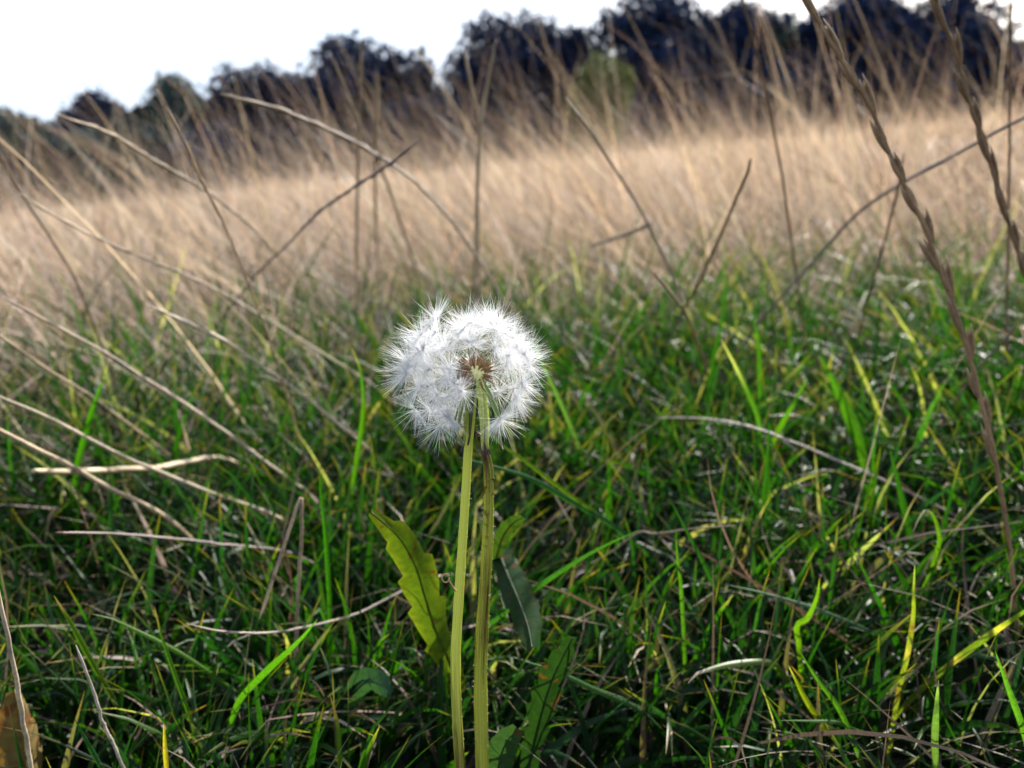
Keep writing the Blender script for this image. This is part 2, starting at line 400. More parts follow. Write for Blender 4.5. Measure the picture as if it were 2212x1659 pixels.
TREES = [
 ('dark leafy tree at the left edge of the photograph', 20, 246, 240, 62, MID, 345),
 ('small round dark tree second from the left edge', 190, 204, 170, 60, DARK_HAZE, 345),
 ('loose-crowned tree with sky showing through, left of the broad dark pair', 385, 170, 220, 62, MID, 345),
 ('low dark tree just left of the first big dark crown', 560, 150, 220, 60, DARK_HAZE, 340),
 ('big dark tree left of the slim pointed tree', 765, 80, 330, 56, DARK_HAZE, 330),
 ('tall dark tree with double crown in the middle of the tree line', 1085, 38, 300, 54, DARK_HAZE, 310),
 ('short dark tree filling the dip behind the pale bush', 1235, 72, 170, 56, DARK_HAZE, 300),
 ('tall broad dark tree just right of the pale bush', 1430, -6, 320, 52, DARK_HAZE, 290),
 ('dark tree left of the bright gap of sky at the top right', 1575, 8, 230, 53, DARK_HAZE, 280),
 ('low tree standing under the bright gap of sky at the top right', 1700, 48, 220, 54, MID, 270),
 ('tall dark tree right of the bright gap of sky', 1850, -22, 260, 50, DARK_HAZE, 265),
 ('huge dark tree behind the right-hand seed spike', 2045, -12, 320, 48, DARK_HAZE, 260),
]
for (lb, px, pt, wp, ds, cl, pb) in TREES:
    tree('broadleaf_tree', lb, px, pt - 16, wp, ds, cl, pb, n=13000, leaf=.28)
tree('conifer_tree', 'slim pointed tree tip showing between two big dark crowns', 913, 112, 60, 64, DARK_HAZE, 320, n=1800, spire=True)
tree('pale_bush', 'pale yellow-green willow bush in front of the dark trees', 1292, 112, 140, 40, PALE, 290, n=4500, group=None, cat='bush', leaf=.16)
SHR = [(260, 262, 300, 52, MID, 'green hedge shrub below the round trees at far left'), (520, 250, 330, 54, DARK_HAZE, 'dark hedge shrub below the low dark tree'),
       (930, 205, 360, 52, DARK_HAZE, 'dark hedge shrub below the slim pointed tree'), (1480, 130, 330, 50, DARK_HAZE, 'dark hedge shrub right of the pale bush'),
       (1720, 110, 330, 50, DARK_HAZE, 'dark hedge shrub below the bright gap of sky'), (1930, 90, 300, 50, DARK_HAZE, 'dark hedge shrub behind the tall seed spike'),
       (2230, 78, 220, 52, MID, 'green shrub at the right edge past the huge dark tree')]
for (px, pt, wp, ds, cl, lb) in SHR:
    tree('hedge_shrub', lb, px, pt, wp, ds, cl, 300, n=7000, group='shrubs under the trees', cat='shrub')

# ================================================================ dry field: tall straw, far and middle distance
def palette(n, cols, var=.22):
    c = np.asarray(cols)[rng.integers(0, len(cols), n)]
    return np.clip(c * rng.normal(1, var, (n, 1)) * rng.normal(1, .05, (n, 3)), .005, .9)

STRAW = [(.31, .25, .195), (.26, .21, .165), (.37, .30, .24), (.21, .17, .145), (.17, .13, .10)]
GOLD = [(.60, .475, .355), (.55, .43, .315), (.65, .525, .40)]
BROWN = [(.11, .08, .055), (.085, .06, .045), (.15, .105, .075)]
GREEN = [(.009, .035, .0035), (.0125, .047, .0035), (.0072, .027, .004), (.018, .052, .004), (.007, .027, .009), (.010, .034, .013)]
YEL = [(.13, .12, .02), (.20, .15, .05), (.22, .12, .03)]

def polar(n, rmin, rmax, a0, a1, p=2.0):
    u = rng.random(n); r = (rmin ** p + u * (rmax ** p - rmin ** p)) ** (1 / p)
    a = rng.uniform(rad(a0), rad(a1), n)           # 90 = straight ahead
    return r * np.cos(a), r * np.sin(a)

def wind(n, spread=.9):
    return rng.normal(math.pi * .97, spread, n)    # most stalks lean to the left

def field(name, label, n, rmin, rmax, hmean, hsd, wid, cols, K, tilt, keep=None, p=2.0, mat_=M_far, cat='grass', bendm=.5, kinkp=0, spread=.9):
    x, y = polar(n, rmin, rmax, 30, 150, p)
    if keep is not None:
        m = rng.random(n) < keep(x, y); x, y = x[m], y[m]
    n = len(x); r = np.hypot(x, y)
    L = np.clip(rng.normal(hmean, hsd, n), hmean * .35, hmean * 1.5)
    c = palette(n, cols, .36); tipc = palette(n, GOLD, .3)
    L = L * np.minimum(1, .45 + .36 * r)
    pt = .5 + .25 * np.sin(x * .9 + 1.7 * np.sin(y * .35)) + .25 * np.sin(y * 1.3 + 2 * np.sin(x * .6 + 1))      # paler and greyer patches
    c = c * (.72 + .56 * pt)[:, None]; L = L * (.75 + .5 * rng.permutation(pt) ** .5 * pt + .25 * pt)
    kk = np.where(rng.random(n) < kinkp, rng.uniform(.6, 1.6, n), 0)
    gg = G()
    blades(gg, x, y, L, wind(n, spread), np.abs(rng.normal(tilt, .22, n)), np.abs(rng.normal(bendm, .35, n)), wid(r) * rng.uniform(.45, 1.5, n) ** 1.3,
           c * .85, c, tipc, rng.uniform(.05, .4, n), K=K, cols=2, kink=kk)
    return tag(gg.obj(name, mat_), label, cat, kind='stuff')

def clear(x, y):      # bare spot round the dandelion's foot and towards the lens
    return 1 - (np.abs(x + .006) < .055) * (y < .232)
patch = lambda x, y: .55 + .45 * np.sin(x * 1.1 + 2) * np.sin(y * .7 + 1)
field('far_dry_grass', 'golden dry grass covering the far slope up to the trees', 70000, 6, 50, .44, .20, lambda r: .0011 + .00019 * r, GOLD + GOLD + STRAW, 3, .5, p=1.25, spread=1.8)
field('tall_dry_grass', 'tall tan dry grass in the middle distance', 30000, 1.0, 8, .33, .15, lambda r: .0006 + .00017 * r, STRAW + GOLD + BROWN[2:], 4, .62, p=1.5, spread=1.7, kinkp=.15,
      keep=lambda x, y: sstep(.7, 2.6, np.hypot(x, y) - .35 * x))
dens = lambda x, y: sstep(.7, 1.5, np.hypot(x, y) - .3 * x)
field('thin_dry_stems', 'loose thin dry stems rising behind the dandelion', 11000, 1.1, 5.5, .50, .13, lambda r: .00035 + .00012 * r, STRAW + GOLD + BROWN[2:], 8, .52, keep=dens, p=1.2, mat_=M_dry, bendm=.22, kinkp=.12, spread=.85)
field('leaning_straw', 'thin pale straws leaning and crossing over the green grass', 4600, .5, 2.2, .34, .10, lambda r: .00035 + .00016 * r, STRAW + GOLD[:2], 7, .85, keep=lambda x, y: np.clip(.75 - .9 * x / np.hypot(x, y), .15, 1) * (1 - (x > -.08) * (x < .36) * (y < .8)), p=1.2, mat_=M_dry, bendm=.3, kinkp=.2, spread=.8)
field('dry_undergrowth', 'matted dry straw leaves between the green blades', 46000, .3, 3.2, .18, .07, lambda r: .0006 + .0002 * r, STRAW + BROWN, 5, .75,
      keep=lambda x, y: np.clip(.10 - .5 * x, .03, .3) * clear(x, y) + .9 * sstep(.42, 1.1, np.hypot(x, y) - .3 * x), mat_=M_dry, bendm=.9, kinkp=.3, spread=2.2)

# ================================================================ green grass
def green(name, label, n, rmin, rmax, L0, Lsd, w0, K, cols, p, keep, a=(20, 160)):
    x, y = polar(n, rmin, rmax, a[0], a[1], p)
    m = rng.random(n) < keep(x, y); x, y = x[m], y[m]; n = len(x); r = np.hypot(x, y)
    # blades come in tufts that share a lean
    tx = np.round(x / .05); ty = np.round(y / .05); tuft = np.sin(tx * 12.9898 + ty * 78.233) * 43758.5453; tuft -= np.floor(tuft)
    az = tuft * 6.283 + rng.normal(0, 1.1, n)
    L = np.clip(rng.normal(L0, Lsd, n), .025, L0 * 2) * (.75 + .5 * tuft)
    L = np.minimum(L, .05 + .22 * np.maximum(r - .16, 0))
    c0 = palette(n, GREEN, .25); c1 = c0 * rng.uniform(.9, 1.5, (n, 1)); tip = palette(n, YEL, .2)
    ta = np.where(rng.random(n) < .16, rng.uniform(.05, .25, n), .01)
    dead = rng.random(n) < .06
    c0[dead] = palette(dead.sum(), STRAW + BROWN); c1[dead] = c0[dead]
    gg = G()
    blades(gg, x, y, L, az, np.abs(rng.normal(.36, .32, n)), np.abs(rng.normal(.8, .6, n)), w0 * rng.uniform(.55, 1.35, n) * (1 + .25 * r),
           c0 * .8, c1, tip, ta, K=K, cols=cols, kink=np.where(rng.random(n) < .08, rng.uniform(.7, 1.7, n), 0))
    return tag(gg.obj(name, M_green), label, 'grass', kind='stuff')

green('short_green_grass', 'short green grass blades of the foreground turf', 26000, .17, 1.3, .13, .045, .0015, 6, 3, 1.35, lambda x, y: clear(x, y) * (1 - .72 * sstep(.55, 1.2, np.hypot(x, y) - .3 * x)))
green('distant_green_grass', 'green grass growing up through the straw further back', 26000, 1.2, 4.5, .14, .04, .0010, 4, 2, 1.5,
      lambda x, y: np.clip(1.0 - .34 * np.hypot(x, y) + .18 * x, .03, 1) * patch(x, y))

# fine dead litter lying between the blades
x, y = polar(3400, .19, 1.4, 20, 160, 1.5); m = clear(x, y) > .5; x, y = x[m], y[m]; n = len(x)
g = G(); c = palette(n, STRAW[3:] + BROWN + BROWN, .3)
blades(g, x, y, rng.uniform(.03, .11, n), rng.uniform(0, 6.28, n), rng.uniform(.7, 1.45, n), rng.normal(.2, .8, n), rng.uniform(.00025, .0008, n), c, c, c * 1.1,
       np.full(n, .1), K=6, cols=2, kink=np.where(rng.random(n) < .4, rng.normal(0, 1, n), 0), z0=hgt(x, y) + rng.uniform(0, .035, n))
tag(g.obj('dead_grass_litter', M_dry), 'thin dead grass litter tangled between the foreground blades', 'litter', kind='stuff')

# ================================================================ single stalks and blades that stand out
def ground_depth(px, py):
    d = fw + ((px - IW / 2) / FPX) * rt - ((py - IH / 2) / FPX) * up
    for s in np.geomspace(.1, 6, 160):
        q = CAMP + d * s
        if q[2] < hgt(q[0], q[1]): return s
    return 6.0

def trace(pts, d0, d1, n=40, lying=False):
    pts = np.asarray(pts, float)
    gd = ground_depth(*pts[-1]); dl = min(d1, .93 * gd)
    if gd < 1.2: dl = dl + .35 * max(0, .95 * gd - dl)
    d0 = min(d0, dl + .2)
    seg = np.r_[0, np.cumsum(np.hypot(*np.diff(pts, axis=0).T))]; t = seg / seg[-1]
    P = at(pts[:, 0], pts[:, 1], d0 + (dl - d0) * t)
    P[:, 2] = np.maximum(P[:, 2], hgt(P[:, 0], P[:, 1]) + .003)
    P = catmull(P, n)
    if lying: return P
    # carry on down to the soil
    q = P[-1].copy(); step = np.linalg.norm(P[-1] - P[-2]); d = unit(P[-1] - P[-2]); ext = []
    step = max(step, .004)
    for _ in range(400):
        if q[2] < hgt(q[0], q[1]) - .004: break
        d = unit(d + np.array([0, 0.0, -.06])); q = q + d * step; ext.append(q.copy())
    P = np.vstack([P] + [np.array(ext)]) if ext else P
    return P

def facing(P, roll):
    T = unit(np.gradient(P, axis=0)); v = unit(P - CAMP); s = unit(np.cross(T, v)); nn = np.cross(s, T)
    a = np.linspace(roll, roll * .4, len(P))[:, None]
    return unit(s * np.cos(a) + nn * np.sin(a))

def spikelet_mesh(L, Wd, c, seed):
    r_ = np.random.default_rng(seed); gg = G(); n = 9; t = np.linspace(0, 1, n)
    # three overlapping husks, each a pointed boat
    for k, (off, ln, tw) in enumerate([(-.25, .92, -.12), (.25, 1.0, .10), (0, .85, .02)]):
        P = np.stack([off * Wd * np.sin(t * 2.6) + tw * L * t ** 2 * .25, (k - 1) * Wd * .12 + 0 * t, t * L * ln], -1)
        R = Wd * .36 * np.sin(np.clip(t * .96 + .06, 0, 1) * math.pi) ** .7 * (1 - .35 * t) + 1e-5
        cc = np.outer(1 - .25 * t, c) * r_.uniform(.85, 1.2)
        cc = cc * (1 - .5 * sstep(.7, 1, t))[:, None] + np.array([.62, .52, .38]) * (.5 * sstep(.7, 1, t))[:, None]
        tube(gg, P, R, 7, cc, flat=.7)
    return gg.mesh('spikelet')

def put_spikelet(me, m, P0, axis, side, parent, sc=1.0):
    o = bpy.data.objects.new('spikelet', me); COL.objects.link(o)
    if not me.materials: me.materials.append(m)
    z = unit(axis); x = unit(side - z * side.dot(z)); y = np.cross(z, x)
    M = Matrix(((x[0], y[0], z[0], 0), (x[1], y[1], z[1], 0), (x[2], y[2], z[2], 0), (0, 0, 0, 1)))
    o.parent = parent; o.matrix_local = Matrix.Translation(Vector(P0) - parent_loc(parent)) @ M @ Matrix.Diagonal((1.6 - .6 * sc, 1, sc, 1))
    return o

def stalk(label, pts, d0, d1, wpx, col, name='dry_grass_stalk', spikes=0.0, spacing=None, wob=.00011, nodes=0, blunt=False, cat='grass stalk', splay=.1, splen=.85, lying=False):
    wpx = wpx if wpx > 16 else wpx * .82
    P = trace(pts, d0, d1, 150 if spikes else 60, lying); dm = (d0 + d1) / 2; R = wpx / FPX * dm / 2
    n = len(P); t = np.linspace(0, 1, n); col = np.asarray(col, float) * .66
    e = empty(name, P[-1], label, cat, 'single dry stalks standing out of the grass')
    if wob:
        P = P + np.random.default_rng(int(abs(pts[0][0]))).normal(0, wob, P.shape).cumsum(0) * (1 - np.abs(2 * t - 1))[:, None]
    rr = R * np.interp(t, [0, .06, .5, 1], [.55 if blunt else .2, .8, 1, 1.05])
    big = spikes and wpx > 14
    if big: rr = rr * .55
    elif spikes:
        cum0 = np.r_[0, np.cumsum(np.linalg.norm(np.diff(P, axis=0), axis=1))]; ph = cum0 / (spacing / FPX * dm)
        ph = ph + .25 * np.sin(ph * 1.7); saw = ph % 1.0; on = (t < spikes)
        rr = rr * np.where(on, .62 + .5 * np.sin(np.pi * np.clip(1 - saw, 0, 1)) ** .8, .7)
        T_ = unit(np.gradient(P, axis=0)); sd0 = unit(np.cross(T_, unit(P - CAMP)))
        P = P + sd0 * (np.where(on, np.sin(np.pi * ph), 0) * R * .18)[:, None]
    for q in range(nodes):
        c = (q + .7) / (nodes + .4); rr = rr * (1 + .5 * np.exp(-((t - c) / .008) ** 2))
    var = 1 + .18 * np.sin(t * 23 + pts[0][0]) + .1 * np.sin(t * 61)
    g = G(); tube(g, P, rr, 7, col[None] * var[:, None], rib=.06)
    g.obj('stem', M_stalk, e)
    for q in range(nodes):                                        # frayed leaf sheath peeling at each joint
        k = int((q + .7) / (nodes + .4) * (n - 1)); T_ = unit(P[max(k - 3, 0)] - P[k]); sd0 = unit(np.cross(T_, unit(P[k] - CAMP))) * (1 if q % 2 else -1)
        ln = R * random.uniform(9, 16); tt = np.linspace(0, 1, 8)[:, None]
        Q = P[k] + sd0 * R * .9 + T_ * ln * tt + sd0 * ln * .22 * tt ** 1.6
        gg = G(); strip(gg, Q, R * .7 * np.array([.6, 1, 1, .9, .8, .6, .4, .1]), np.repeat(np.cross(T_, sd0)[None] * .5 + sd0[None] * .5, 8, 0), .5, col * 1.2, .3, 3)
        gg.obj('leaf_sheath', M_dry, e)
    if big:
        cum = np.r_[0, np.cumsum(np.linalg.norm(np.diff(P, axis=0), axis=1))]
        T, N, B = frames(P)
        sp = spacing / FPX * dm; L = sp * splen; W = wpx / FPX * dm * .86
        ms = [spikelet_mesh(L, W, col, s_) for s_ in range(2)]
        v = sp * .8; s_ = 0
        while v < cum[-1] * spikes:
            k = int(np.searchsorted(cum, v)); ax = -T[k]
            sd_ = unit(np.cross(ax, unit(P[k] - CAMP))) * (1 if s_ % 2 else -1)
            put_spikelet(ms[s_ % 2], M_stalk, P[k] + sd_ * R * .3, ax + sd_ * splay * random.choice([.2, .4, .6, .8, 1, 3.2]), sd_, e, random.uniform(.8, 1.2))
            v += sp * random.uniform(.85, 1.15); s_ += 1
    return e

def blade(label, pts, d0, d1, wpx, col, tip=None, tipa=.12, roll=.3, name='grass_leaf', crease=.4, m=None, cat='grass blade', group='single green blades standing out of the turf', bands=None):
    P = trace(pts, d0, d1, 26); n = len(P); t = np.linspace(0, 1, n); W = wpx / FPX * (d0 + d1) / 4
    c = np.asarray(col)[None] ** 1.18 * .62 * np.interp(t, [0, .5, 1], [1.25, 1, .7])[:, None]
    if tip is not None: tip = np.asarray(tip) * .62
    if tip is not None:
        k = 1 - sstep(tipa * .3, tipa, t); c = c * (1 - k[:, None]) + np.asarray(tip)[None] * k[:, None]
    if bands:
        for b, bc in bands:
            k = np.exp(-((t - b) / .025) ** 2)[:, None]; c = c * (1 - k) + np.asarray(bc)[None] * k
    prof = np.minimum(1, (t / .35) ** .8 + .04) * (1 - .25 * t)
    g = G(); strip(g, P, W * prof * 1.1, facing(P, roll), crease, c, random.random(), 5)
    o = g.obj(name, m or M_green, origin=P[-1])
    return tag(o, label, cat, group)

TAN = (.46, .35, .23); BRN = (.22, .14, .085); GRY = (.23, .18, .16); GLD = (.48, .34, .17); PALEST = (.66, .55, .38)
# the two big seed spikes on the right
stalk('tall brown grass seed spike leaning across the right side, with loose husks', [(1715, -70), (1748, 0), (1800, 100), (1880, 230), (1930, 350), (1985, 460), (2030, 580), (2070, 700), (2110, 840), (2150, 1000), (2180, 1170), (2196, 1330)],
      .27, .27, 20, (.38, .235, .12), name='grass_seed_spike', spikes=.66, spacing=76, cat='seed spike', splay=.05, splen=1.3)
stalk('brown grass seed spike cut by the right edge of the photograph', [(2000, -60), (2020, 0), (2060, 110), (2090, 215), (2130, 330), (2170, 470), (2212, 600), (2262, 800), (2300, 1000)],
      .29, .29, 19, (.35, .22, .12), name='grass_seed_spike', spikes=.7, spacing=84, cat='seed spike', splay=.03, splen=1.25)
S = stalk
S('bent grey-brown stalk crossing behind the tall seed spike', [(2420, 170), (2212, 255), (2080, 325), (1950, 395), (1850, 462), (1760, 560), (1640, 695), (1560, 800)], .36, .55, 11, GRY, nodes=2)
S('short dark twig-like stalk with blunt top, right of centre', [(1621, 345), (1612, 380), (1580, 450), (1540, 540), (1500, 620), (1440, 735)], .42, .5, 11, BRN, blunt=True, nodes=1)
S('dark grey stalk with split tip leaning right above the left field', [(905, 302), (840, 355), (700, 450), (620, 530), (560, 590), (480, 690), (400, 790)], .38, .55, 10, (.20, .155, .14), spikes=.35, spacing=60, splay=.1, splen=.9)
S('long tan arching seed stalk starting against the far left trees', [(118, 245), (240, 290), (330, 345), (430, 405), (525, 480), (600, 560), (691, 650), (796, 765)], .4, .52, 11, TAN, spikes=.45, spacing=44, splay=.04)
S('tan stalk arching from the left field down to the dandelion', [(30, 411), (160, 490), (290, 550), (410, 600), (533, 664), (684, 758), (796, 826), (860, 880)], .4, .5, 9, TAN, spikes=.35, spacing=44, splay=.03)
S('thin straight brown stalk crossing the two long arching ones', [(337, 190), (395, 300), (440, 400), (480, 475), (540, 620), (585, 740), (620, 850), (650, 960), (680, 1070)], .32, .42, 9, (.36, .24, .13), spikes=.25, spacing=50, splay=.02)
S('thick pale tan stalk arching before the first big dark tree', [(475, 203), (600, 235), (720, 285), (810, 330), (900, 390), (990, 490), (1060, 600)], .42, .6, 12, (.52, .40, .28), spikes=.4, spacing=50, splay=.03)
S('thin dark stalk at the left edge below the trees', [(-20, 290), (0, 335), (45, 415), (110, 510), (165, 600), (200, 680)], .42, .55, 8, (.3, .21, .13))
S('straw with bright joints running down from the left edge', [(-40, 615), (0, 639), (108, 697), (234, 765), (313, 815), (425, 887), (522, 959), (648, 1053)], .36, .36, 10, (.50, .38, .26), nodes=4)
S('plain straw from the left edge, below the jointed one', [(-50, 690), (0, 725), (100, 795), (202, 859), (346, 967)], .36, .38, 9, TAN)
S('long straw from the left edge ending below the turf', [(-60, 830), (0, 859), (108, 905), (252, 981), (324, 1013), (432, 1060), (569, 1107)], .32, .34, 12, (.50, .40, .26))
S('thick pale straw lowest of the straws at the left edge', [(-60, 905), (0, 931), (80, 972), (162, 1013), (223, 1053), (324, 1100)], .30, .31, 15, (.58, .46, .30))
S('flattened pale straw lying level at the left', [(72, 1017), (130, 1019), (202, 1017), (324, 1010), (450, 990)], .32, .36, 17, (.60, .49, .32), blunt=True)
S('bright flaky straw with open sheath left of the dandelion', [(313, 657), (389, 690), (450, 718), (504, 747), (576, 794), (666, 862), (796, 970)], .38, .4, 12, (.58, .47, .34), nodes=3, spikes=.3, spacing=70, splay=.12)
S('level grey-brown straw low in the left turf', [(120, 1150), (240, 1153), (400, 1162), (592, 1185)], .28, .3, 8, (.36, .27, .24))
S('upright straw folded over at the top, left of the dandelion leaf', [(560, 1338), (600, 1220), (630, 1130), (650, 1076), (654, 1100), (653, 1182), (647, 1280), (640, 1400)], .27, .27, 10, (.42, .31, .21), blunt=True)
S('sagging dry strand curving behind the yellow-green leaf', [(400, 1346), (480, 1364), (600, 1364), (720, 1334), (820, 1292), (890, 1258)], .25, .27, 8, (.42, .34, .28))
S('straight straw crossing the bottom left corner', [(-14, 1230), (0, 1298), (36, 1462), (70, 1659), (84, 1720)], .2, .2, 13, (.58, .47, .33))
S('thin whitish straw low in the left corner turf', [(164, 1394), (200, 1490), (224, 1562), (264, 1658), (280, 1690)], .22, .22, 9, (.6, .52, .42))
S('thin upright stalk behind the dandelion, right arm of a V', [(1072, 85), (1052, 180), (1037, 300), (1031, 450), (1027, 620), (1026, 700)], .55, .7, 10, TAN)
S('thin stalk behind the dandelion, left arm of a V', [(1000, 95), (1018, 190), (1035, 290), (1033, 420), (1035, 560)], .56, .72, 9, TAN)
S('upright thin stalk against the first big dark tree', [(780, 85), (778, 180), (775, 300), (772, 420), (770, 560)], .6, .85, 9, (.42, .32, .21))
S('shorter upright stalk beside the thin one before the big tree', [(815, 150), (813, 250), (811, 340), (812, 470)], .6, .9, 9, TAN)
S('pale tilted stalk before the left part of the big dark tree', [(714, 115), (742, 185), (775, 265), (815, 345), (850, 440), (890, 560)], .55, .8, 9, (.5, .39, .26))
S('tan stalk with silvery top before the pale bush', [(1220, 210), (1262, 265), (1300, 320), (1400, 480), (1480, 660), (1528, 800)], .42, .55, 9, (.44, .35, .27))
S('thin red-brown stalk dropping straight from the top right', [(1598, -60), (1605, 0), (1650, 180), (1690, 380), (1720, 600), (1745, 800)], .4, .55, 8, (.33, .2, .11))
S('nearly vertical thin stalk at the right edge', [(2184, -40), (2182, 120), (2180, 300), (2176, 500), (2172, 700), (2178, 900)], .4, .5, 8, (.30, .20, .12))
S('flat pale straw fragment lying on the grass right of centre', [(1278, 532), (1340, 508), (1405, 484)], .7, .6, 11, TAN, blunt=True, lying=True)
S('long pale straw lying across the green grass at right', [(1416, 902), (1520, 905), (1603, 918), (1700, 950), (1782, 983), (1920, 1042), (2043, 1102)], .42, .36, 7, (.5, .40, .33))
S('thin dark stalk crossing under the bent grey one at right', [(1953, 328), (1940, 407), (1918, 490), (1894, 582), (1864, 680), (1834, 800)], .42, .6, 7, BRN)
S('bent golden-brown strand right of the short dark twig', [(1400, 575), (1453, 639), (1487, 692), (1506, 744), (1528, 815), (1535, 900)], .4, .5, 9, (.40, .26, .14))
S('dry stem with feathery sheath at the right edge', [(2200, 700), (2160, 745), (2110, 790), (2080, 830), (2040, 900)], .36, .42, 7, (.44, .34, .28))
S('arched thin dry strand in the turf right of the stems', [(1590, 1135), (1500, 1142), (1420, 1150), (1376, 1148), (1310, 1190), (1230, 1240)], .3, .33, 6, (.44, .34, .22))
S('drooping thin brown strand right of the broad leaf', [(1262, 1316), (1258, 1370), (1235, 1440), (1205, 1520), (1180, 1560)], .24, .25, 6, (.40, .30, .24))

GB = (.065, .155, .026); GD = (.035, .10, .02); GBl = (.045, .12, .06); GY = (.17, .22, .03); BRT = (.10, .20, .03)
B = blade
B('broadest upright grass blade in the right turf', [(1771, 768), (1804, 830), (1830, 886), (1849, 938), (1864, 1009), (1872, 1120)], .42, .42, 26, (.075, .17, .02), roll=.2)
B('upright blade leaning right toward the broadest one', [(1744, 818), (1710, 880), (1677, 942), (1650, 1010)], .42, .42, 13, BRT)
B('dark narrow blade upright right of centre', [(1662, 908), (1659, 970), (1655, 1035), (1647, 1150), (1645, 1220)], .34, .34, 14, GD)
B('blade leaning right with bright tip, near the seed spike', [(2043, 822), (2006, 897), (1976, 979), (1953, 1072)], .42, .42, 13, (.08, .2, .05))
B('dark blade with pale edge below the right straw', [(1922, 968), (1939, 1035), (1952, 1090), (1965, 1147), (1975, 1230)], .34, .34, 15, GD)
B('long thin dark blade rising highest right of centre', [(1573, 568), (1565, 662), (1539, 792), (1522, 900)], .45, .45, 10, GD)
B('thin upright blade just right of the highest one', [(1621, 673), (1634, 715), (1640, 755), (1642, 850), (1640, 940)], .45, .45, 11, GB)
B('hooked blade bent over into a loop at right', [(1971, 1152), (1984, 1122), (2001, 1102), (2017, 1114), (2028, 1150), (2028, 1177), (2006, 1247), (1985, 1290)], .29, .29, 9, (.12, .2, .03), tip=(.62, .5, .3), tipa=.22)
B('blade with whitish dry tip right of centre', [(1558, 733), (1577, 768), (1595, 803), (1625, 867), (1640, 915), (1650, 1000)], .38, .4, 11, (.10, .2, .05), tip=(.66, .56, .38), tipa=.3)
B('blue-green blade pointing left beside the headless stalk', [(1106, 1420), (1206, 1452), (1281, 1487), (1351, 1517), (1420, 1545)], .24, .26, 13, (.08, .18, .06), roll=.5)
B('blade arching over with withered white tip at lower right', [(1486, 1477), (1500, 1460), (1516, 1450), (1581, 1434), (1666, 1432), (1700, 1470)], .26, .26, 17, (.13, .2, .04), tip=(.6, .5, .4), tipa=.2, roll=.6)
B('bright diagonal blade at the lower right', [(1721, 1397), (1766, 1467), (1816, 1537), (1861, 1647), (1870, 1690)], .24, .24, 12, BRT)
B('yellowed diagonal blade left of the bright lower-right one', [(1703, 1437), (1720, 1470), (1736, 1502), (1771, 1557), (1816, 1612)], .24, .25, 13, (.22, .22, .03), tip=(.5, .42, .1))
B('long thin blade running diagonally through the centre right', [(1446, 1077), (1506, 1187), (1556, 1287), (1606, 1382), (1665, 1440)], .29, .29, 13, GD)
B('jointed yellow-brown blade upright at lower right', [(1976, 1222), (1974, 1280), (1973, 1332), (1961, 1412), (1941, 1497), (1931, 1557)], .26, .26, 11, (.30, .30, .07), bands=[(.3, (.14, .07, .03)), (.42, (.4, .26, .1)), (.62, (.16, .07, .03))], tip=(.6, .48, .3), tipa=.08)
B('pale blue-green blade lying across the lower right', [(1566, 1262), (1656, 1282), (1756, 1312), (1856, 1352), (1930, 1390)], .28, .29, 11, (.10, .2, .10), roll=.8)
B('thin bright upright blade in the middle of the right turf', [(1460, 1145), (1464, 1210), (1471, 1262), (1478, 1387), (1480, 1460)], .28, .28, 9, BRT)
B('notched yellow-edged blade entering at the lower right edge', [(2260, 1290), (2212, 1322), (2131, 1377), (2060, 1430), (2000, 1480)], .25, .26, 14, (.2, .24, .05), bands=[(.25, (.5, .34, .1)), (.5, (.45, .3, .1))])
B('pale upright blade near the bottom right corner', [(2028, 1468), (2024, 1520), (2020, 1600), (2022, 1659), (2022, 1700)], .22, .22, 15, (.17, .24, .12), tip=(.4, .42, .3))
B('light green blade leaning right at the bottom right corner', [(2150, 1407), (2180, 1490), (2215, 1590), (2230, 1680)], .22, .22, 14, (.12, .24, .05))
B('curved blade pointing left in the lower left turf', [(196, 1326), (240, 1336), (280, 1354), (360, 1394), (420, 1430), (490, 1480)], .25, .26, 12, BRT, roll=.6)
B('brightest diagonal blade left of the dandelion stem', [(686, 1338), (655, 1375), (624, 1406), (572, 1454), (520, 1510), (500, 1560)], .23, .24, 16, (.11, .24, .03), roll=.3)
B('yellow-tipped blade leaning left at the lower left', [(116, 1286), (136, 1318), (156, 1350), (204, 1438), (240, 1500)], .25, .25, 13, (.12, .19, .03), tip=(.6, .38, .12), tipa=.15)
B('thin blade with brown tip in the lower left turf', [(334, 1310), (342, 1345), (352, 1382), (380, 1462), (416, 1566), (424, 1600)], .25, .25, 9, BRT, tip=(.5, .3, .1), tipa=.15)
B('tall dark upright blade left of the yellow-green leaf', [(690, 1010), (693, 1062), (704, 1162), (712, 1302), (712, 1380)], .28, .28, 12, (.05, .15, .02))
B('upright blade with orange tip at the bottom left of the stem', [(712, 1498), (724, 1540), (732, 1582), (734, 1659), (734, 1700)], .22, .22, 10, (.10, .19, .03), tip=(.55, .3, .1), tipa=.3)
B('small orange dead blade tip at the bottom left', [(354, 1562), (356, 1600), (360, 1659), (362, 1690)], .21, .21, 11, (.5, .34, .08), tip=(.6, .36, .1))
B('dark leaning blade at the bottom left', [(162, 1554), (190, 1605), (220, 1659), (236, 1690)], .22, .22, 11, GBl)
B('upright green blade with pale tip among the left straws', [(234, 787), (222, 825), (205, 869), (180, 956), (166, 1013), (160, 1080)], .36, .36, 14, (.07, .18, .02), tip=(.4, .42, .22), tipa=.1)
B('tall bent blade with brown tip just left of the seed head', [(756, 747), (772, 778), (781, 812), (785, 891), (767, 1017), (752, 1103)], .36, .36, 12, BRT, tip=(.5, .36, .12), tipa=.1)
B('shiny pale blade just right of the seed head', [(1152, 730), (1163, 763), (1180, 801), (1202, 847), (1225, 900), (1250, 960)], .34, .36, 12, (.16, .24, .14))
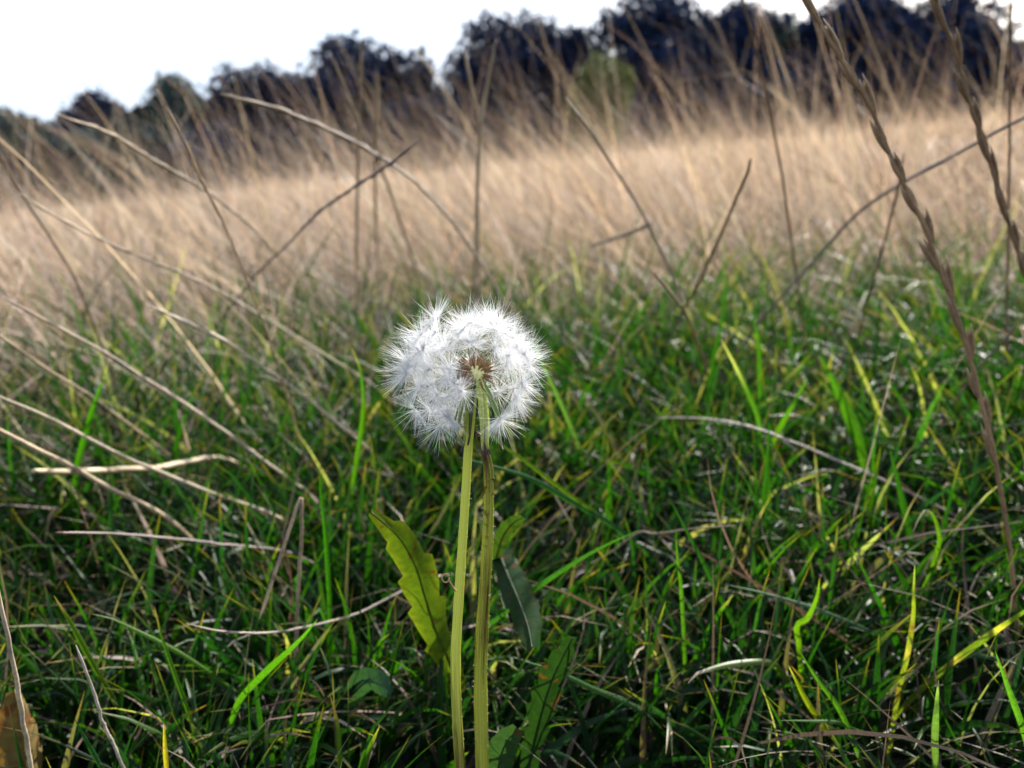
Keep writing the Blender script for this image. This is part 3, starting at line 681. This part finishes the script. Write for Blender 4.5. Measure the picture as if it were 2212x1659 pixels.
B('long yellow-green blade passing just below the seed head', [(1030, 900), (1077, 955), (1139, 999), (1214, 1056), (1283, 1105), (1340, 1150)], .26, .3, 10, (.16, .24, .02))
B('dark blade crossing beneath the long yellow-green one', [(990, 988), (1050, 1003), (1148, 1034), (1230, 1080), (1300, 1120), (1360, 1160)], .27, .31, 15, (.05, .14, .06))
B('wide dull blade running up right behind the headless stalk', [(1380, 1145), (1280, 1193), (1170, 1263), (1060, 1347), (1000, 1400)], .27, .26, 13, (.06, .15, .04))
B('long level blade at the lower right', [(1680, 1556), (1750, 1557), (1810, 1560), (1860, 1580), (1930, 1590)], .23, .24, 10, GB, roll=.7)
B('bright upright kinked blade in the right turf', [(1771, 1248), (1765, 1290), (1745, 1335), (1722, 1352), (1726, 1390), (1730, 1440)], .27, .27, 13, (.16, .26, .03), tip=(.4, .2, .05), tipa=.05)

# ================================================================ broad leaves
def leaf(label, pts, d0, d1, hw, col, teeth=.18, nt_=7, fold=.25, roll=.2, curl=0., name='dandelion_leaf', m=None, cat='leaf', edge=None):
    P = trace(pts, d0, d1, 44)[:50]; n = len(P); t = np.linspace(0, 1, n); cols = 11
    W = np.interp(t, np.linspace(0, 1, len(hw)), hw) / FPX * (d0 + d1) / 2
    side = facing(P, roll); T = unit(np.gradient(P, axis=0)); nor = unit(np.cross(side, T))
    s = np.linspace(-1, 1, cols)
    saw = 1 - teeth * ((t * nt_) % 1.0)
    saw2 = 1 - teeth * ((t * nt_ * .9 + .4) % 1.0)
    wl = np.where(s[None] < 0, (W * saw)[:, None], (W * saw2)[:, None])
    wav = .12 * np.sin(t[:, None] * 17 + s[None] * 2) * np.abs(s)[None] + fold * np.abs(s)[None] + curl * s[None] ** 2 + .05 * np.sin(t[:, None] * 60) * (1 - np.abs(s[None]))
    V = P[:, None, :] + (wl * s[None])[..., None] * side[:, None, :] + (W[:, None] * wav)[..., None] * nor[:, None, :]
    i, j = np.meshgrid(np.arange(n - 1), np.arange(cols - 1), indexing='ij')
    F = np.stack([i * cols + j, i * cols + j + 1, (i + 1) * cols + j + 1, (i + 1) * cols + j], -1).reshape(-1, 4)
    col = np.asarray(col) * .55; c = np.repeat((col[None] * np.ones((n, 1)))[:, None, :], cols, 1)
    if edge is not None: edge = np.asarray(edge) * .6
    if edge is not None:
        k = (np.abs(s)[None] ** 3 * .8 + .6 * (1 - sstep(0, .25, t))[:, None]).clip(0, 1)[..., None]; c = c * (1 - k) + np.asarray(edge) * k
    st = np.zeros((n, cols, 3)); st[..., 0] = s; st[..., 1] = t[:, None]
    e = empty(name, P[-1], label, cat)
    g = G(); g.add(V.reshape(-1, 3), F, None, c.reshape(-1, 3), st.reshape(-1, 3)); g.obj('leaf_blade', m or M_leaf, e)
    g = G(); tube(g, P - nor * .0002, np.linspace(.00015, .0006, n), 6, np.asarray(col) * 1.15); g.obj('midrib', M_bract, e)
    return e
leaf('yellow-green toothed leaf with brown spots left of the stems', [(801, 1106), (835, 1135), (868, 1170), (898, 1225), (918, 1290), (940, 1360), (962, 1410)], .222, .226, [8, 34, 48, 56, 50, 46, 30], (.085, .15, .014), teeth=.34, nt_=5, roll=.1, edge=(.17, .22, .02))
leaf('small yellowish spotted leaf lobe right of the headless stalk', [(1130, 1118), (1108, 1130), (1086, 1160), (1070, 1210)], .25, .245, [8, 22, 22, 14], (.04, .09, .015), roll=.4)
leaf('dark blue-green rounded leaf behind the headless stalk', [(1150, 1400), (1140, 1350), (1118, 1290), (1092, 1230), (1070, 1170)], .235, .25, [14, 40, 46, 34, 24], (.02, .06, .014), roll=.3, teeth=.2)  # leaf green darkened, shade behind the stalk put into the colour
leaf('dark lobed leaf low right of the headless stalk', [(1238, 1376), (1215, 1420), (1190, 1475), (1170, 1540), (1150, 1620)], .232, .236, [12, 34, 40, 34, 20], (.018, .055, .014), roll=.4, teeth=.42)  # also darkened in colour to stand in for shade low in the turf
leaf('dark green leaf at the bottom edge right of the headless stalk', [(1120, 1575), (1096, 1600), (1080, 1640), (1072, 1700)], .222, .222, [16, 34, 38, 24], (.035, .09, .035), roll=.3, teeth=.1)
leaf('small round dark leaf low left of the stem', [(845, 1500), (820, 1478), (790, 1474), (760, 1500)], .25, .25, [10, 30, 32, 14], (.03, .085, .05), roll=.5, teeth=.05, name='clover_leaf')
M_dead = plant_mat('dead_leaf', .25, .6, .3, (1.2, .9, .4), spots=.48, spotc=(.10, .045, .015), scale=300, bump=.6)
leaf('withered yellow-brown leaf in the bottom left corner', [(30, 1492), (38, 1530), (46, 1580), (55, 1650), (60, 1700)], .25, .25, [12, 34, 48, 50, 34], (.26, .19, .06), roll=.5, fold=.5, curl=.3, m=M_dead, name='withered_leaf', teeth=.1)

# ================================================================ headless dandelion stalk
DS = .2
def stempath(pts, Yp, n):
    """traced points on the upright plane y = Yp, carried down into the soil"""
    pts = np.asarray(pts, float); out = []
    for px, py in pts:
        d = fw + ((px - IW / 2) / FPX) * rt - ((py - IH / 2) / FPX) * up; out.append(CAMP + d * (Yp / d[1]))
    out = np.array(out); d = unit(out[-1] - out[-2]); d = unit(d + np.array([0, 0, -.4]))
    k = (out[-1][2] - hgt(out[-1][0], out[-1][1]) + .006) / -d[2]; out = np.vstack([out, out[-1] + d * k])
    return catmull(out, n)

P = stempath([(1033, 938), (1043, 962), (1054, 1004), (1056, 1061), (1054, 1149), (1048, 1259), (1041, 1369), (1038, 1479), (1040, 1589), (1042, 1659)], .1975, 90)
t = np.linspace(0, 1, 90)
e = empty('dandelion_stalk', P[-1], 'headless olive-green dandelion stalk with brown cracked shrivelled top', 'plant stalk')
R = np.interp(t, [0, .03, .08, .2, .4, .6, 1], np.array([5, 9, 11.5, 13, 16, 17, 17]) / FPX * DS)
R = R * (1 + .03 * np.sin(t * 37) + .02 * np.sin(t * 83 + 1))
old = np.interp(t, [0, .05, .12, .22, .3, .4, .55, .7, 1], [.6, .3, .14, .05, .24, .2, -.02, .03, .1])
g = G(); tube(g, P, R, 20, np.stack([old] * 3, -1), flat=.9, rib=.025); g.obj('stem', M_stump, e)
g = G(); tube(g, np.array([P[0] + (P[0] - P[1]) * .25, P[0], P[1]]), [.0003, .00075, .00095], 9, (.05, .025, .012)); g.obj('shrivelled_tip', M_seed, e)
def hairs(P, R, n, parent):
    T, N, Bn = frames(P); gg = G()
    for q in range(n):
        k = random.randrange(8, len(P) - 8); a = random.uniform(0, 6.283); dr = N[k] * math.cos(a) + Bn[k] * math.sin(a)
        b0 = P[k] + dr * R[k] * .95; ln = random.uniform(.00025, .0007)
        tube(gg, np.array([b0, b0 + dr * ln * .6, b0 + dr * ln + T[k] * random.uniform(-.5, .5) * ln]), [.00004, .00003, .00001], 3, (.75, .72, .6), cap=False)
    tag(gg.obj('fine_hairs', M_fluff, parent), kind='stuff')
hairs(P, R, 320, e)

# ================================================================ the dandelion clock
C0 = at(1028, 806, DS)                                   # centre of the seed head
dl = empty('dandelion', (0, 0, 0), 'white dandelion seed head on a yellow-green stem in the centre', 'dandelion')
P = stempath([(1024, 838), (1019, 880), (1012, 960), (1006, 1060), (997, 1200), (988, 1340), (984, 1430), (987, 1540), (994, 1659)], C0[1] + .0012, 100)
dl.location = P[-1]
t = np.linspace(0, 1, 100)
R = np.interp(t, [0, .08, .2, .4, .7, 1], np.array([9, 10, 10, 11.8, 12.8, 13.2]) / FPX * DS)
R = R * (1 + .02 * np.sin(t * 41) + .015 * np.sin(t * 97 + 2))
old = np.interp(t, [0, .3, .42, .5, .6, .7, 1], [0, .02, .10, .19, .27, .36, .5])
g = G(); tube(g, P, R, 20, np.stack([old] * 3, -1), rib=.02); g.obj('stem', M_stem, dl)
hairs(P, R, 120, dl)
# receptacle: a pale knob with little pits
g = G(); n1, n2 = 14, 22; th = np.linspace(.02, math.pi * .96, n1)
dirs = np.stack([np.outer(np.sin(th), np.cos(np.arange(n2) / n2 * 6.283)), np.outer(np.sin(th), np.sin(np.arange(n2) / n2 * 6.283)), np.outer(np.cos(th), np.ones(n2))], -1)
pit = 1 + .06 * np.sin(np.arange(n1) * 3.1)[:, None] * np.sin(np.arange(n2) * 2.9)[None]
RC = .0021
V = C0 + dirs * (RC * pit)[..., None] * np.array([1.05, 1.05, .95])
i, j = np.meshgrid(np.arange(n1 - 1), np.arange(n2), indexing='ij'); k = (j + 1) % n2
g.add(V.reshape(-1, 3), np.stack([i * n2 + j, (i + 1) * n2 + j, (i + 1) * n2 + k, i * n2 + k], -1).reshape(-1, 4), None, (.88, .88, .46)); g.obj('receptacle', M_bract, dl)
# reflexed bracts
def bract(az, ln, w, out_, c, tipdark=True):
    n = 22; t = np.linspace(0, 1, n); dr = np.array([math.cos(az), math.sin(az), 0])
    a = C0 + dr * .0012 + np.array([0, 0, -.0016])
    rad_ = .0012 + out_ * np.sin(np.minimum(t * 2.2, 1.57)) * .0022 + out_ * .0012 * t
    stemx = np.interp(t * ln, [0, .022], [0, -.0022])
    Q = C0 + dr[None] * rad_[:, None] + np.stack([stemx, 0 * t, -.0012 - t * ln], -1)
    Q[-3:] += dr * np.array([.0002, .0006, .0012])[:, None]
    cc = np.asarray(c)[None] * np.interp(t, [0, .3, 1], [1.5, 1, .8])[:, None]
    if tipdark: k = sstep(.86, .95, t)[:, None]; cc = cc * (1 - k) + np.array([.035, .02, .022]) * k
    W = w * np.interp(t, [0, .2, .5, .88, .94, 1], [.8, 1, .95, .45, .55, .3])
    T = unit(np.gradient(Q, axis=0)); side = unit(np.cross(T, dr[None])); gg = G()
    strip(gg, Q, W, side, .35, cc, random.random(), 5); strip(gg, Q - dr * .00018, W * .96, side, .35, cc * .8, random.random(), 5)
    return gg.obj('bract', M_bract, dl)
for az, ln, w_, o_, c_ in [(205, .0185, .00085, 1.1, (.22, .30, .06)), (228, .0192, .0008, .75, (.30, .36, .07)), (252, .0172, .0006, .7, (.06, .09, .03)), (180, .0188, .0009, 1.4, (.20, .26, .10)),
                           (150, .018, .0008, 1.2, (.10, .16, .05)), (306, .0195, .0010, 1.5, (.55, .60, .16)), (328, .0185, .0010, 2.1, (.14, .24, .05)), (290, .0192, .0007, 1.7, (.50, .55, .16)),
                           (30, .018, .0009, 1.5, (.08, .14, .04)), (90, .018, .0009, 1.2, (.08, .14, .04))]:
    bract(rad(az), ln, w_, o_, c_)
# seeds
def pappus_mesh(seed, nf=92):
    r_ = np.random.default_rng(seed); gg = G()
    for q in range(nf):
        az = r_.uniform(0, 6.283); el = r_.normal(.22, .22)
        if r_.random() < .12: el = r_.uniform(.6, 1.3)
        ln = r_.uniform(.0052, .0078); tt = np.linspace(0, 1, 5)
        rr_ = np.cos(el) * ln * tt; zz = np.sin(el) * ln * tt + r_.normal(.0004, .0006) * tt ** 2
        sw = r_.normal(0, .12) * tt ** 2
        Pq = np.stack([rr_ * np.cos(az + sw), rr_ * np.sin(az + sw), zz], -1)
        tube(gg, Pq, np.array([.000042, .000038, .000032, .000022, .000007]), 3, (.97, .97, .97), cap=False)
    return gg.mesh('pappus')
PAP = [pappus_mesh(s_) for s_ in range(6)]
for me in PAP: me.materials.append(M_fluff)
def seed_mesh(seed, beak):
    r_ = np.random.default_rng(seed); gg = G(); tt = np.linspace(0, 1, 9); b = r_.normal(0, .0003)
    tube(gg, np.stack([b * tt, 0 * tt, tt * .0036], -1), np.array([.0001, .00022, .00031, .00037, .00039, .00035, .00026, .00016, .00007]), 7,
         np.outer(np.interp(tt, [0, .5, 1], [1.5, 1, .9]), (.27, .16, .07)) * r_.uniform(.7, 1.3), rib=.12)
    t2 = np.linspace(0, 1, 7); cc = np.outer(1 - t2, (.30, .2, .09)) + np.outer(t2, (.78, .74, .66))
    tube(gg, np.stack([b + r_.normal(0, .0006) * np.sin(t2 * 3.1) - b * t2, r_.normal(0, .0005) * np.sin(t2 * 3.1), .0035 + t2 * (beak - .0035)], -1), np.linspace(.00007, .00005, 7), 4, cc)
    return gg.mesh('seed')
SEED = [(seed_mesh(s_, b_), b_) for s_, b_ in enumerate([.0112, .0118, .0122, .0126, .0131])]
for me, _ in SEED: me.materials.append(M_seed)
def add_seed(d, kk=None, stretch=1.0, spin=None):
    d = unit(np.asarray(d, float)); k = random.randrange(5) if kk is None else kk; me, bl = SEED[k]
    q = Vector(d).to_track_quat('Z', 'Y').to_matrix().to_4x4() @ Matrix.Rotation(random.uniform(0, 6.28), 4, 'Z')
    o = bpy.data.objects.new('seed', me); COL.objects.link(o); o.parent = dl
    o.matrix_local = Matrix.Translation(Vector(C0 + d * RC * .92) - dl.location) @ q @ Matrix.Diagonal((1, 1, stretch, 1))
    p = bpy.data.objects.new('pappus', random.choice(PAP)); COL.objects.link(p); p.parent = o
    p.matrix_local = Matrix.Translation((0, 0, bl)) @ Matrix.Rotation(random.gauss(0, .33), 4, 'X') @ Matrix.Rotation(random.gauss(0, .33), 4, 'Y') @ Matrix.Diagonal((1, 1, 1 / stretch, 1))
v0 = unit(CAMP - C0)
hole = unit(v0 + rt * .12 - up * .5)
sr = unit(np.cross(-v0, up)); su = np.cross(sr, -v0)
NS = 116
for q in range(NS):
    zc = 1 - 2 * (q + .5) / NS; a = q * 2.399963
    d = np.array([math.sqrt(1 - zc * zc) * math.cos(a), math.sqrt(1 - zc * zc) * math.sin(a), zc])
    d = unit(d + rng.normal(0, .10, 3))
    dx, dy, dz_ = d.dot(sr), d.dot(su), d.dot(v0)
    if d[2] < -.86 - .07 * (dx < -.15): continue
    if d.dot(hole) > .36: continue
    if dx > .05 and dy < -.12 and rng.random() < .85: continue       # thin lower right side
    if dx > .35 and dy > -.15 and rng.random() < .22: continue
    if abs(dx) < .28 and dy < -.55: continue
    if dy < .05 and dz_ > -.25 and -.5 < dx < .6: continue
    if dz_ > .05 and dx > -.5 and rng.random() < .35: continue
    add_seed(d, stretch=rng.uniform(.9, 1.06) + .30 * max(0, -dx) - .06 * max(0, dx) + .12 * max(0, -dy) * (dx < 0) + .03 * dy)
for px, py, f in [(995, 845, 1), (969, 797, 1), (942, 854, 1), (956, 915, 1), (950, 936, 1), (1084, 917, 1), (1077, 897, 1), (1122, 861, 1), (1127, 828, 1), (1113, 842, -1), (1079, 854, -1), (925, 800, 1), (905, 835, 1), (1100, 770, 1), (1068, 752, 1), (1012, 735, 1), (960, 750, 1), (985, 828, 1)]:
    ox, oy = (px - 1028) / 120, -(py - 806) / 120; rr_ = math.hypot(ox, oy)
    if rr_ > .97: ox, oy = ox / rr_ * .97, oy / rr_ * .97; rr_ = .97
    add_seed(sr * ox + su * oy + v0 * f * math.sqrt(1 - rr_ ** 2))
# curled dry tendril clinging to the stem
g = G(); a = np.linspace(0, 1, 26); cx, cy_ = 963, 1249
px = np.r_[cx + 9 * np.cos(a * 6.0 + .5) * (1 - .2 * a), np.linspace(cx + 8, 985, 10)]; py = np.r_[cy_ - 9 * np.sin(a * 6.0 + .5), np.linspace(cy_ + 6, 1277, 10)]
tube(g, catmull(at(px, py, np.full(len(px), .1985)), 50), np.full(50, .00022), 6, (.42, .2, .12)); g.obj('curled_tendril', M_seed, dl)
